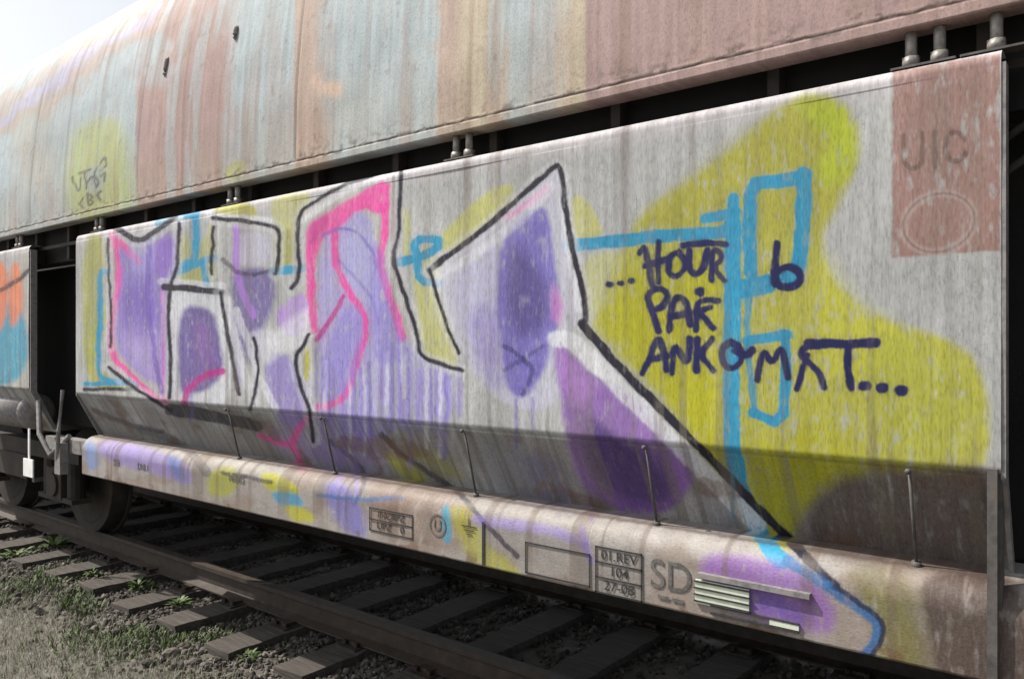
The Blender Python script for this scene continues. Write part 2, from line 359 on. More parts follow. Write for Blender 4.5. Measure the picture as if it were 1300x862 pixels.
# ------------------------------------------------------------------ materials
def nodes(name):
    m = bpy.data.materials.new(name); m.use_nodes = True
    nt = m.node_tree; b = nt.nodes['Principled BSDF']
    return m, nt, b
def N(nt, t, **kw):
    n = nt.nodes.new(t)
    for k, v in kw.items(): setattr(n, k, v)
    return n
def noise_chain(nt, scale, stretch=(1, 1, 1), detail=6, rough=.6):
    tc = N(nt, 'ShaderNodeTexCoord'); mp = N(nt, 'ShaderNodeMapping'); mp.inputs['Scale'].default_value = stretch
    no = N(nt, 'ShaderNodeTexNoise'); no.inputs['Scale'].default_value = scale; no.inputs['Detail'].default_value = detail; no.inputs['Roughness'].default_value = rough
    nt.links.new(tc.outputs['Object'], mp.inputs['Vector']); nt.links.new(mp.outputs['Vector'], no.inputs['Vector'])
    return no
def ramp(nt, src, stops):
    r = N(nt, 'ShaderNodeValToRGB'); e = r.color_ramp.elements
    while len(e) < len(stops): e.new(.5)
    for el, (p, c) in zip(e, stops): el.position = p; el.color = (*c, 1) if len(c) == 3 else c
    nt.links.new(src, r.inputs['Fac']); return r
def mat_noise(name, stops, scale=8, stretch=(1,1,1), rough=.7, bump=.3, bscale=40, metallic=0, bdist=.004):
    m, nt, b = nodes(name)
    r = ramp(nt, noise_chain(nt, scale, stretch).outputs['Fac'], stops)
    nt.links.new(r.outputs['Color'], b.inputs['Base Color'])
    b.inputs['Roughness'].default_value = rough; b.inputs['Metallic'].default_value = metallic
    if bump:
        bp = N(nt, 'ShaderNodeBump'); bp.inputs['Strength'].default_value = bump; bp.inputs['Distance'].default_value = bdist
        nt.links.new(noise_chain(nt, bscale, stretch).outputs['Fac'], bp.inputs['Height']); nt.links.new(bp.outputs['Normal'], b.inputs['Normal'])
    return m
def mat_painted(name, bump=.5, rough0=.7, rough1=.6, st=(1, 1, .32)):
    """steel sheet carrying the paint attribute, with fine procedural grime and surface relief"""
    m, nt, b = nodes(name)
    a = N(nt, 'ShaderNodeAttribute', attribute_name='paint')
    g = ramp(nt, noise_chain(nt, 150, st, 4, .65).outputs['Fac'], [(.28, (.60, .59, .58)), (.5, (.97, .97, .97)), (.72, (1.10, 1.10, 1.10))])
    g2 = ramp(nt, noise_chain(nt, 9, (1, 1, .25), 6, .7).outputs['Fac'], [(.3, (.86, .85, .83)), (.6, (1.03, 1.03, 1.03))])
    m1 = N(nt, 'ShaderNodeMixRGB', blend_type='MULTIPLY'); m1.inputs['Fac'].default_value = .8
    m2 = N(nt, 'ShaderNodeMixRGB', blend_type='MULTIPLY'); m2.inputs['Fac'].default_value = .8
    nt.links.new(a.outputs['Color'], m1.inputs['Color1']); nt.links.new(g.outputs['Color'], m1.inputs['Color2'])
    nt.links.new(m1.outputs['Color'], m2.inputs['Color1']); nt.links.new(g2.outputs['Color'], m2.inputs['Color2'])
    nt.links.new(m2.outputs['Color'], b.inputs['Base Color'])
    mr = N(nt, 'ShaderNodeMapRange'); mr.inputs['To Min'].default_value = rough0; mr.inputs['To Max'].default_value = rough1
    nt.links.new(a.outputs['Alpha'], mr.inputs['Value']); nt.links.new(mr.outputs['Result'], b.inputs['Roughness'])
    b.inputs['Specular IOR Level'].default_value = .22
    bp = N(nt, 'ShaderNodeBump'); bp.inputs['Strength'].default_value = bump; bp.inputs['Distance'].default_value = .003
    nt.links.new(noise_chain(nt, 130, st, 5, .65).outputs['Fac'], bp.inputs['Height'])
    bp2 = N(nt, 'ShaderNodeBump'); bp2.inputs['Strength'].default_value = .35; bp2.inputs['Distance'].default_value = .02
    nt.links.new(noise_chain(nt, 2.2, (1, 1, 1), 3, .5).outputs['Fac'], bp2.inputs['Height'])
    nt.links.new(bp2.outputs['Normal'], bp.inputs['Normal']); nt.links.new(bp.outputs['Normal'], b.inputs['Normal'])
    return m
M_PANEL = mat_painted('graffiti_steel', .22, .7, .58, (1, 1, .22)); M_HOOD = mat_painted('weathered_hood', .28, .6, .5, (1, 1, .6)); M_SILL = mat_painted('sill_steel', .35, .55, .45, (.6, 1, 1))
M_DARK = mat_noise('dark_rusty_steel', [(.3, (.012, .011, .010)), (.6, (.035, .026, .021)), (.75, (.06, .038, .026))], 6, rough=.8)
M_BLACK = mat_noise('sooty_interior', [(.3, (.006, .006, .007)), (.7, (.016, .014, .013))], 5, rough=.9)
M_BOLT = mat_noise('galvanised_bolt', [(.3, (.16, .15, .14)), (.7, (.34, .32, .30))], 60, rough=.5, metallic=.3)
M_ROD = mat_noise('dirty_grey_steel', [(.3, (.13, .12, .12)), (.55, (.24, .23, .23)), (.75, (.28, .22, .18))], 30, rough=.6)
M_INK = mat_noise('stencil_black', [(.3, (.015, .015, .017)), (.7, (.045, .044, .045))], 60, rough=.6, bump=0)
M_INKF = mat_noise('faded_stencil', [(.35, (.07, .065, .06)), (.65, (.16, .15, .14))], 60, rough=.6, bump=0)
M_CARD = mat_noise('label_card', [(.3, (.5, .55, .42)), (.7, (.66, .7, .6))], 20, rough=.6, bump=0)
M_GRIM = mat_noise('grimy_steel', [(.3, (.05, .046, .044)), (.6, (.10, .092, .088)), (.8, (.12, .085, .065))], 25, rough=.7)
M_RAIL = mat_noise('rail_steel', [(.3, (.024, .018, .015)), (.6, (.05, .036, .028)), (.8, (.08, .065, .055))], 14, rough=.6)
M_WOOD = mat_noise('old_sleeper_wood', [(.25, (.028, .024, .021)), (.5, (.062, .053, .046)), (.75, (.11, .095, .082))], 16, (.25, 3, 3), rough=.9, bump=.8, bscale=30, bdist=.01)
M_HOSE = mat_noise('rubber_hose', [(.3, (.02, .02, .022)), (.7, (.05, .05, .05))], 20, rough=.6)
def mat_island(name, stops, rough=.85, bump=.4, bscale=60):
    m, nt, b = nodes(name)
    g = N(nt, 'ShaderNodeNewGeometry'); r = ramp(nt, g.outputs['Random Per Island'], stops)
    n = ramp(nt, noise_chain(nt, 40).outputs['Fac'], [(.3, (.6, .6, .6)), (.7, (1.1, 1.1, 1.1))])
    mx = N(nt, 'ShaderNodeMixRGB', blend_type='MULTIPLY'); mx.inputs['Fac'].default_value = .8
    nt.links.new(r.outputs['Color'], mx.inputs['Color1']); nt.links.new(n.outputs['Color'], mx.inputs['Color2']); nt.links.new(mx.outputs['Color'], b.inputs['Base Color'])
    b.inputs['Roughness'].default_value = rough
    bp = N(nt, 'ShaderNodeBump'); bp.inputs['Strength'].default_value = bump; bp.inputs['Distance'].default_value = .004
    nt.links.new(noise_chain(nt, bscale).outputs['Fac'], bp.inputs['Height']); nt.links.new(bp.outputs['Normal'], b.inputs['Normal'])
    return m
M_STONE = mat_island('ballast_stone', [(0, (.03, .026, .022)), (.4, (.065, .055, .046)), (.8, (.115, .098, .083)), (1, (.20, .18, .165))])
M_STRAW = mat_island('dry_grass', [(0, (.19, .18, .145)), (.35, (.30, .285, .235)), (.7, (.42, .40, .34)), (.85, (.14, .17, .07)), (1, (.20, .23, .10))], bump=0)
M_GREEN = mat_island('weed_leaf', [(0, (.045, .08, .02)), (.5, (.08, .13, .035)), (1, (.13, .17, .06))], rough=.6, bump=0)

# ------------------------------------------------------------------ the wagon
wagon = bpy.data.objects.new('freight_wagon', None); COL.objects.link(wagon)
tag(wagon, 'weathered grey hooded freight wagon covered in purple, pink and yellow graffiti', 'freight wagon')

def wagon_base(X, Y, wx, wz):
    n1 = fbm(wx * 2.2, wz * 1.2, 0, 4); n2 = fbm(wx * 45, wz * 6, 2, 4); n3 = fbm(wx * 120, wz * 34, 4, 3)
    base = np.stack([.395 + 0 * n1, .405 + 0 * n1, .41 + 0 * n1], 1)
    base = base * (.86 + .28 * n1)[:, None] * (.90 + .2 * n2)[:, None]
    rid = 1 - np.abs(2 * fbm(wx * 75, wz * 42, 4, 3) - 1)
    crack = (sstep(.90, .985, rid) * sstep(.42, .6, fbm(wx * 7, wz * 4, 1, 3)))[:, None]
    base = base * (1 - .16 * crack) * (.9 + .2 * n3)[:, None]
    warm = sstep(.5, .75, fbm(wx * 1.3 + 5, wz * .5, 6, 3))[:, None] * .5
    return base * (1 - warm) + base * np.array([1.06, .98, .88]) * warm
def streaks(base, wx, wz, ztop, zlen, thr=.6, col=(.20, .13, .09), amt=.5):
    v = fbm(wx * 18, wz * .5, 3, 4); f = sstep(thr, thr + .15, v) * np.clip(1 - (ztop - wz) / zlen, 0, 1) * (wz <= ztop + .05)
    a = (f * amt)[:, None]
    return base * (1 - a) + np.array(col) * a

Z_GT, Z_GB, Z_BD = 2.545, 2.4375, 1.276
def panel_profile(fine):
    p = [(.10, Z_GB - .004), (.05, Z_GB)] + [(.034 - .034 * math.sin(a), Z_GB - .034 + .034 * math.cos(a)) for a in np.linspace(.1, math.pi / 2, 8)]
    n = 520 if fine else 40
    p += [(0, z) for z in np.linspace(Z_GB - .036, Z_BD + .03, n)]
    p += [(.03 - .03 * math.cos(a), Z_BD + .03 - .03 * math.sin(a)) for a in np.linspace(.15, 1.15, 6)]
    y0, z0 = p[-1]
    m = 80 if fine else 8
    p += [(y0 + (.22 - y0) * t, z0 + (.93 - z0) * t) for t in np.linspace(0, 1, m)[1:]]
    return p
def make_panel(name, S, fine, parent):
    V, Fq = profile_sheet(S, panel_profile(fine))
    wx, wz = V[:, 0], V[:, 2]
    # gentle dents of the sheet
    V = V.copy(); V[:, 1] += (fbm(wx * 1.7, wz * 1.7, 5, 3) - .5) * .012 * (wz > Z_BD) * (wz < Z_GB - .05)
    X, Y = project(V[:, 0], V[:, 1], V[:, 2])
    base = wagon_base(X, Y, wx, wz)
    slope_shade = ((wz < Z_BD - .01) * sstep(.25, .6, fbm(wx * 3, wz * 5, 7, 4)))[:, None] * .5  # dirt-toned patches darken the lower slope, painting its shade into the base
    base = base * (1 - slope_shade) + np.array([.17, .155, .145]) * slope_shade
    top = sstep(2.33, 2.41, wz)[:, None] * .65
    base = base * (1 - top) + np.array([.55, .52, .56]) * (.85 + .3 * fbm(wx * 30, wz * 30, 1, 3))[:, None] * top
    base = streaks(base, wx, wz, Z_GB, 1.2, .58, (.23, .20, .19), .45)
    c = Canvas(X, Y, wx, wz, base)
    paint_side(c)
    c.c = streaks(c.c, wx, wz, Z_GB, 1.6, .64, (.20, .17, .16), .35).astype(np.float32)
    vs = fbm(wx * 85, wz * 2.4, 1, 4); vb = fbm(wx * 11, wz * .8, 4, 4)
    c.c *= ((.80 + .36 * vs) * (.84 + .30 * vb))[:, None]
    grime = (sstep(.56, .72, fbm(wx * 26, wz * .9, 6, 4)) * (.30 + .5 * sstep(1.9, 1.2, wz)))[:, None] * .6
    c.c = c.c * (1 - grime) + np.array([.16, .14, .115]) * grime
    rust = sstep(.60, .74, fbm(wx * 5, wz * 7, 2, 5)) * np.clip(sstep(1.36, 1.2, wz) , 0, 1) * .55
    c.c = c.c * (1 - rust[:, None]) + np.array([.16, .09, .055]) * rust[:, None]
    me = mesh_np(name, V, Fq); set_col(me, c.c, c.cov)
    return link(name, me, M_PANEL, parent)
S_fine = [s_of(X) for X in np.arange(97, 1271.5, 1.0)]
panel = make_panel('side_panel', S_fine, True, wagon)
panel['label'] = 'long steel side panel sprayed with big outlined letters and navy handwriting'
left_panel = make_panel('side_panel', [s_of(X) for X in np.arange(-60, 38, 1.0)] , True, wagon); left_panel['label'] = 'next side panel with orange and teal paint'
right_panel = make_panel('side_panel', np.linspace(-.62, -5, 60), False, wagon)

# end flanges of the panels (returns into the recess)
def flange(s):
    bm = bmesh.new()
    P = [(0.002, Z_GB - .04), (0.002, Z_BD), (.17, .96), (.20, .96), (.05, Z_BD), (.05, Z_GB - .04)]
    a = [bm.verts.new((-s - .006, y, z)) for y, z in P]; b = [bm.verts.new((-s + .006, y, z)) for y, z in P]
    n = len(P)
    for i in range(n): bm.faces.new((a[i], a[(i+1) % n], b[(i+1) % n], b[i]))
    bm.faces.new(a[::-1]); bm.faces.new(b)
    return bm_obj('panel_flange', bm, M_ROD, wagon)
for s in (s_of(1271.5) - .004, s_of(97) + .008, s_of(37.5) - .008, -.612): flange(s)

# hood
def hood_profile():
    p = [(.10, Z_GT + .004), (.012, Z_GT), (0, Z_GT + .004)] + [(0, z) for z in np.linspace(Z_GT + .008, Z_GT + .036, 8)] + [(.003, Z_GT + .040), (.003, Z_GT + .043), (.001, Z_GT + .047)]
    ctrl = np.array([(0.003, 2.60), (.012, 2.95), (.055, 3.40), (.15, 3.82), (.32, 4.14), (.50, 4.33), (.75, 4.50), (1.05, 4.58), (1.42, 4.61)])
    t = np.linspace(0, len(ctrl) - 1, 230); i = np.clip(t.astype(int), 0, len(ctrl) - 2); f = (t - i)[:, None]
    g = lambda k: ctrl[np.clip(k, 0, len(ctrl) - 1)]
    p0, p1, p2, p3 = g(i - 1), g(i), g(i + 1), g(i + 2)
    q = .5 * (2 * p1 + (p2 - p0) * f + (2 * p0 - 5 * p1 + 4 * p2 - p3) * f ** 2 + (3 * p1 - p0 - 3 * p2 + p3) * f ** 3)
    return p + [tuple(r) for r in q]
HP = hood_profile()
S_hood = list(np.linspace(16, 9.2, 40)) + [s_of(X) for X in np.arange(-60, 1330, 1.6)] + list(np.linspace(.15, -5, 60))
S_hood = sorted(set(S_hood), reverse=True)
V, Fq = profile_sheet(S_hood, HP)
wx, wz = V[:, 0].copy(), V[:, 2].copy(); arc = V[:, 2] + V[:, 1] * .8
SEAMS = [s_of(174), s_of(374), -.1, 6.95, 8.7, 10.5]
groove = np.zeros(len(V))
for s in SEAMS: groove = np.maximum(groove, np.exp(-((wx + s) / .006) ** 2))
V[:, 1] += groove * .007 * (wz > Z_GT + .05)
V[:, 1] += (fbm(wx * 1.3, arc * 1.5, 5, 3) - .5) * .022 * sstep(Z_GT + .06, Z_GT + .3, wz)
X, Y = project(V[:, 0], V[:, 1], V[:, 2])
n1 = fbm(wx * 1.6, arc * 1.4, 0, 5); n2 = fbm(wx * 50, arc * 12, 2, 4); n3 = fbm(wx * 7, arc * 2.2, 4, 4)
gb = np.array([.34, .40, .43]); pk = np.array([.33, .235, .225]); pe = np.array([.42, .325, .275]); bg = np.array([.42, .36, .275]); lv = np.array([.40, .37, .54])
base = np.ones((len(V), 1)) * gb
def strip_mix(stops, soft):
    out = np.ones((len(V), 1)) * np.array(stops[0][1])
    for (x0, cc), sf in zip(stops[1:], soft):
        xw = X + (fbm(arc * 3, wx * 3, 3, 3) - .5) * sf * 2.2
        t = sstep(x0 - sf, x0 + sf, xw)[:, None]; out = out * (1 - t) + np.array(cc) * t
    return out
base = strip_mix([(-99, gb), (60, gb * .96), (120, gb), (174, pk * 1.06), (215, pk), (292, gb), (374, pe * .9), (412, gb * .97), (470, gb), (556, pe * .95), (580, bg), (640, gb), (705, bg), (743, pk * .96), (900, pk)], [20, 20, 3, 9, 12, 2, 12, 16, 3, 6, 14, 12, 2, 40])
low = (sstep(3.1, 2.62, arc + .35 * (n3 - .5)) * .5 * (X < 743))[:, None]; base = base * (1 - low) + (base * .35 + bg * .62) * low
t = (sstep(.5, .64, fbm(wx * 9, arc * 1.1, 6, 4)) * .5)[:, None]; base = base * (1 - t) + (np.array([.36, .255, .22]) * .6 + base * .4) * t
t = (sstep(.53, .66, fbm(wx * 8 + 40, arc * 1.0, 2, 4)) * .55 * (X < 743))[:, None]; base = base * (1 - t) + gb * 1.05 * t
c = Canvas(X, Y, wx, arc, base)
c.QX = X + (fbm(X / 30, Y / 30, 1, 4) - .5) * 46; c.QY = Y + (fbm(X / 30, Y / 30, 3, 4) - .5) * 46
c.poly([(410,100),(436,100),(436,124),(410,124)], (.60,.40,.28), .7, 10, .4); c.poly([(552,-10),(570,-10),(572,140),(556,140)], pe, .6, 8, .5)
c.poly([(760,-20),(900,-20),(880,60),(780,90)], (.40,.30,.28), .5, 40, .6)
for k, (o, col, w, op) in enumerate(((18, gb * 1.05, 16, .5), (40, pe, 14, .6), (62, lv, 12, .75), (84, pe, 16, .7), (120, gb * 1.1, 26, .6), (160, gb, 24, .5))):
    c.line([(-40, 128 + o * .75), (0, 100 + o * .75), (70, 60 + o * .8), (155, o * .8), (200, -38 + o * .8)], w, col, op, 8, .4)
c.poly([(172,80),(185,80),(188,215),(174,215)], pk, .5, 8, .4); c.poly([(20,160),(60,130),(70,240),(20,260)], bg, .5, 22, .5)
c.QX, c.QY = X + (fbm(X / 16, Y / 16, 1, 3) - .5) * 8, Y + (fbm(X / 16, Y / 16, 3, 3) - .5) * 8
c.poly([(92,165),(130,148),(158,160),(168,240),(172,262),(90,285),(82,240)], (.36,.40,.06), .62, 14, .6); c.poly([(286,212),(312,200),(312,226),(288,232)], (.40,.42,.06), .6, 6, .5)
c.poly([(108,215),(134,205),(130,245),(110,248)], (.2,.3,.62), .35, 10, .6)
INK = (.05, .04, .06)
for st in ([(92,228),(98,250),(103,226)], [(100,222),(116,214)], [(108,218),(110,240)], [(112,232),(118,222),(122,238)], [(124,212),(119,224),(127,230),(122,240)], [(126,206),(134,196),(136,210),(128,216)],
           [(106,252),(100,258),(106,264)], [(112,248),(112,262),(119,258),(113,254),(119,250),(112,247)], [(128,244),(122,250),(128,256)], [(130,226),(136,220),(134,232)]):
    c.line(st, 2.2, INK, .85, .9, .1)
col = c.c * (.90 + .26 * n1)[:, None] * (.90 + .2 * n2)[:, None]
spots = sstep(.72, .78, fbm(wx * 26, arc * 24, 6, 3)) * .3 * (fbm(wx * 3, arc * 3, 1, 3) > .5)
col = col * (1 - spots[:, None]) + np.array([.16, .09, .06]) * spots[:, None]
col = col * (.80 + .4 * fbm(wx * 60, arc * 1.6, 5, 4))[:, None]
col = streaks(col, wx, arc, 9, 99, .60, (.22, .14, .10), .4)
jit = (fbm(wx * 22, wz * 0, 3, 4) - .5) * .024
crk = np.exp(-((wz - (Z_GT + .045) - jit) / (.004 + .005 * fbm(wx * 9, wz * 0, 5, 3))) ** 2) * sstep(.25, .5, fbm(wx * 14, wz * 0 + 3, 7, 3) + .12)
rimr = sstep(.55, .7, fbm(wx * 30, wz * 60, 2, 4)) * np.exp(-np.clip(wz - (Z_GT + .05), 0, 9) / .035) * .75 * (wz > Z_GT + .04)
f = np.clip(np.maximum(crk * .9, rimr), 0, 1)[:, None]; col = col * (1 - f) + np.array([.045, .028, .02]) * f
gr = (groove * .55 * (wz > Z_GT + .05))[:, None]; col = col * (1 - gr) + np.array([.09, .075, .07]) * gr
me = mesh_np('hood', V, Fq); set_col(me, col, c.cov)
hood = link('hood', me, M_HOOD, wagon); hood['label'] = 'curved sliding roof hood, pale blue grey and rusty pink'
# far half of the hood and far side wall (closes the body)
V2, F2 = profile_sheet(np.linspace(16, -5, 40), [(2.84 - y, z) for y, z in HP[::-3]] + [(2.80, 2.5), (2.80, 1.27), (2.66, .93)])
link('far_side', mesh_np('far_side', V2, F2), M_ROD, wagon)

# hood fittings
def hood_y(z): 
    a = np.array(HP[14:]); return float(np.interp(z, a[:, 1], a[:, 0]))
for Xc, Y0, Y1 in ((210, 72, 98), (299, 34, 50)):
    y = .05
    for _ in range(6):
        P0 = at(Xc, Y1, y); y = hood_y(P0.z)
    P1 = at(Xc, Y0, y); bm = bmesh.new(); n = 6
    pts = [(P0.x, hood_y(P0.z + (P1.z - P0.z) * i / n) - .03 + (.03 if i in (0, n) else 0), P0.z + (P1.z - P0.z) * i / n) for i in range(n + 1)]
    pts = [(P0.x, hood_y(c_) + (-.008 if 0 < i_ < n else .012), c_) for i_, (a_, b_, c_) in enumerate(pts)]; tube(bm, pts, .014, 10)
    bm_obj('hood_latch', bm, M_ROD, wagon, False)
# dark framing behind the slot, recess walls, floor of the body
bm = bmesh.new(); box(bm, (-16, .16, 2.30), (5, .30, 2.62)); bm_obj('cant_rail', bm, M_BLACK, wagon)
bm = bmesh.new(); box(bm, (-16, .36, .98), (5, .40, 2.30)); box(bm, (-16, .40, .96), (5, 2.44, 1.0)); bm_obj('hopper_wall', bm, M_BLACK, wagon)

bm = bmesh.new()
for s in np.arange(-4.5, 15.5, .61): box(bm, (-s - .02, .10, 2.30), (-s + .02, .158, 2.62))
box(bm, (-16, .09, 2.40), (5, .099, 2.425)); bm_obj('slot_ribs', bm, M_DARK, wagon)
# hinge bolts in the slot
def hinge(s, two=True):
    bm = bmesh.new(); w = .085
    box(bm, (-s - w, .016, Z_GB + .001), (-s + w, .07, Z_GB + .007))
    h = bm_obj('hinge', bm, M_GRIM, wagon, False, .003)
    for dx in ((-.035, .04) if two else (0,)):
        b2 = bmesh.new(); cyl(b2, (-s + dx, .045, Z_GB + .012), (-s + dx, .045, Z_GT + .02), .016); cyl(b2, (-s + dx, .045, Z_GB + .006), (-s + dx, .045, Z_GB + .036), .025, n=6)
        bm_obj('hinge_bolt', b2, M_BOLT, h, True)
for X in (17, 118, 288, 578, 1169): hinge(s_of(X))
hinge(s_of(1262), False)

# round-headed bolts and hanging rods below the bend
for X, Y in ((287, 517), (408, 530), (587, 549), (818, 573), (1153, 603)):
    p = at(X, Y); bm = bmesh.new()
    bmesh.ops.create_uvsphere(bm, u_segments=14, v_segments=8, radius=.009, matrix=Matrix.Translation((p.x, -.003, Z_BD - .005)))
    cyl(bm, (p.x, .012, Z_BD - .005), (p.x + .004, .085, .985), .0048)
    cyl(bm, (p.x + .004, .08, .995), (p.x + .004, .087, .975), .014)
    bm_obj('hanger_rod', bm, M_GRIM, wagon, True)

# sill: rounded shoulder, face, bottom flange
sp = [(.27, .992), (.19, .988)] + [(.10 - .10 * math.sin(a), .885 + .10 * math.cos(a)) for a in np.linspace(0, math.pi / 2, 34)] + [(0, z) for z in np.linspace(.88, .722, 90)]
sp += [(.004, .715), (.012, .7125), (.10, .7125), (.10, .722), (.02, .724)]
S_sill = [s_of(X) for X in np.arange(104, 1305, 1.0)] + list(np.linspace(.15, -.75, 60))
S_sill = sorted(set(S_sill), reverse=True)
V, Fq = profile_sheet(S_sill, sp)
wx, wz = V[:, 0].copy(), V[:, 2].copy()
V[:, 1] += (fbm(wx * 2.5, wz * 6, 5, 3) - .5) * .003
X, Y = project(V[:, 0], V[:, 1], V[:, 2])
n1 = fbm(wx * 2.5, wz * 4, 0, 5); n2 = fbm(wx * 30, wz * 60, 2, 4)
base = np.array([.335, .312, .295]) * (.62 + .62 * n1)[:, None] * (.85 + .3 * n2)[:, None]
t = (sstep(.52, .66, fbm(wx * 4, wz * 7, 6, 4)) * .5)[:, None]; base = base * (1 - t) + np.array([.23, .165, .13]) * t
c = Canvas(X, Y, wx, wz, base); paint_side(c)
col = streaks(c.c, wx, wz, .99, .5, .54, (.13, .095, .075), .6)
r = (sstep(.62, .72, fbm(wx * 12, wz * 14, 3, 4)) * sstep(.80, .72, wz) * .6)[:, None]; col = col * (1 - r) + np.array([.13, .07, .045]) * r
weld = np.exp(-((wz - .984 + .003 * fbm(wx * 60, wx * 0, 2, 2)) / .004) ** 2)[:, None] * .7; col = col * (1 - weld) + np.array([.07, .05, .045]) * weld
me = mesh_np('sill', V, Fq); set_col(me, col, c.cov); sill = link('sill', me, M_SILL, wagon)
sill['label'] = 'rounded steel sill with stencilled inscriptions'

# right-hand post and things in the recess
bm = bmesh.new(); s = s_of(1261)
box(bm, (-s - .012, -.02, .60), (-s + .012, .03, 1.30)); box(bm, (-s + .012, .005, .60), (-s + .02, .05, 1.30)); bm_obj('corner_post', bm, M_GRIM, wagon, False, .004)
bm = bmesh.new()
for z0, y0 in ((2.26, .02), (2.16, .0)):
    tube(bm, [(-.36 + .55 * t, y0 + .12 - .06 * math.sin(math.pi * t), z0 - .06 + .10 * math.sin(math.pi * min(1, t * 1.1))) for t in np.linspace(0, 1, 12)], .012, 8)
tube(bm, [(.02, .2, 2.3), (.02, .18, 1.6), (.04, .16, 1.0)], .03, 10); bm_obj('brake_pipe', bm, M_HOSE, wagon, True)

# ---- stencilled inscriptions on the sill face
YF = -.0028
def text_mesh(txt, X, Y, h, parent, name='inscription', mat=M_INK, sx=1.0):
    cu = bpy.data.curves.new('t', 'FONT'); cu.body = txt; cu.size = h * 1.38; cu.extrude = .0003; cu.offset = h * .004; cu.align_x = 'CENTER'; cu.align_y = 'CENTER'
    o = bpy.data.objects.new('t', cu); COL.objects.link(o)
    dg = bpy.context.evaluated_depsgraph_get(); me = bpy.data.meshes.new_from_object(o.evaluated_get(dg)); bpy.data.objects.remove(o)
    p = at(X, Y, 0)
    me.transform(Matrix.Translation((p.x, YF, p.z)) @ Matrix.Rotation(math.pi / 2, 4, 'X') @ Matrix.Diagonal((sx, 1, 1, 1)))
    return link(name, me, mat, parent)
def bar(bm, X0, Y0, X1, Y1, w):
    a = at(X0, Y0, 0); b = at(X1, Y1, 0); a.y = b.y = YF; d = (b - a).normalized(); n = Vector((-d.z, 0, d.x)) * w / 2
    v = [bm.verts.new(q) for q in (a - n - d * w / 2, b - n + d * w / 2, b + n + d * w / 2, a + n - d * w / 2)]
    v2 = [bm.verts.new(q.co - Vector((0, .001, 0))) for q in v]
    bm.faces.new(v2); 
    for i in range(4): bm.faces.new((v[i], v[(i+1) % 4], v2[(i+1) % 4], v2[i]))
def on(X, Y0, Xr):   # follow the wagon's own horizontal
    return HOR + (Y0 - HOR) * (X + 600) / (Xr + 600)
def frame(Xa, Xb, Ya, Yb, w, rows=(), cols=()):
    bm = bmesh.new()
    for Yk in (Ya, Yb, *rows): bar(bm, Xa, Yk, Xb, on(Xb, Yk, Xa), w)
    bar(bm, Xa, Ya, Xa, Yb, w * .98); bar(bm, Xb, on(Xb, Ya, Xa), Xb, on(Xb, Yb, Xa), w * .98)
    for Xc, r0, r1 in cols: bar(bm, Xc, on(Xc, r0, Xa), Xc, on(Xc, r1, Xa), w * .97)
    return bm
t1 = bm_obj('revision_table', frame(757, 815, 693, 750, .006, (712, 731)), M_INK, wagon)
text_mesh('01.REV', 786, 708, .036, t1, sx=1.05); text_mesh('104', 786, 727.5, .036, t1, sx=1.1); text_mesh('27-08', 786, 746.5, .037, t1, sx=1.1)
t2 = bm_obj('load_table', frame(470, 524, 644, 672, .006, (658,)), M_INK, wagon)
text_mesh('INCRPZ', 497, 656, .033, t2, sx=1.15); text_mesh('UPZ', 488, 668.6, .033, t2, sx=1.2); text_mesh('0', 511, 673.7, .033, t2, sx=1.2)
bm = bmesh.new(); P = at(556, 667, 0)
for k in range(28):
    a0, a1 = 2 * math.pi * k / 28, 2 * math.pi * (k + 1) / 28
    v = [bm.verts.new((P.x + r_ * math.cos(a_), YF, P.z + r_ * math.sin(a_))) for r_, a_ in ((.050, a0), (.050, a1), (.043, a1), (.043, a0))]; bm.faces.new(v)
em = bm_obj('emblem', bm, M_INKF, wagon); text_mesh('U', 556, 667, .05, em, mat=M_INKF)
bm = bmesh.new()
for k, (w_, Yk) in enumerate(((9, 668), (6, 673), (3, 678))): bar(bm, 596 - w_, on(596 - w_, Yk, 596), 596 + w_, on(596 + w_, Yk, 596), .004)
bar(bm, 596, 658, 596, 667, .004); bm_obj('earth_symbol', bm, M_INK, wagon)
bm = bmesh.new(); bar(bm, 614, 664, 614, 716, .013); bm_obj('lifting_mark', bm, M_INK, wagon)
bm_obj('chalk_frame', frame(668, 749, 688, 726, .006), M_INK, wagon)
text_mesh('SD', 852, 733, .105, wagon, mat=M_INKF, sx=.95)
bm = bmesh.new(); bar(bm, 838, 757, 848, 759.5, .012); bar(bm, 856, 761, 866, 763.5, .012); bm_obj('underscore_marks', bm, M_INKF, wagon)
text_mesh('SS8', 148, 587, .045, wagon, mat=M_INKF); text_mesh('Dk8.1', 182, 593, .045, wagon, mat=M_INKF); text_mesh('16805', 300, 607, .05, wagon, mat=M_INKF)
# label holder: channel rail, slotted card, second slot
bm = bmesh.new(); a, b = at(888, 722), at(1030, 752)
box(bm, (a.x, -.016, .856), (b.x, .0, .868)); box(bm, (a.x, -.019, .851), (b.x, -.016, .868)); bm_obj('ledge', bm, M_ROD, wagon, False, .002)
bm = bmesh.new(); a, b = at(884, 740), at(952, 752)
box(bm, (a.x, -.009, .762), (b.x, -.002, .842)); hold = bm_obj('label_holder', bm, M_CARD, wagon, False, .002)
bm = bmesh.new()
for z in (.768, .790, .812, .834): box(bm, (a.x - .004, -.013, z), (b.x + .004, -.0095, z + .005))
bm_obj('clip', bm, M_INK, hold)
bm = bmesh.new(); a, b = at(903, 780), at(1015, 806)
box(bm, (a.x, -.010, .735), (b.x, -.001, .741)); box(bm, (a.x, -.010, .762), (b.x, -.001, .766)); bm_obj('slot', bm, M_INK, wagon)
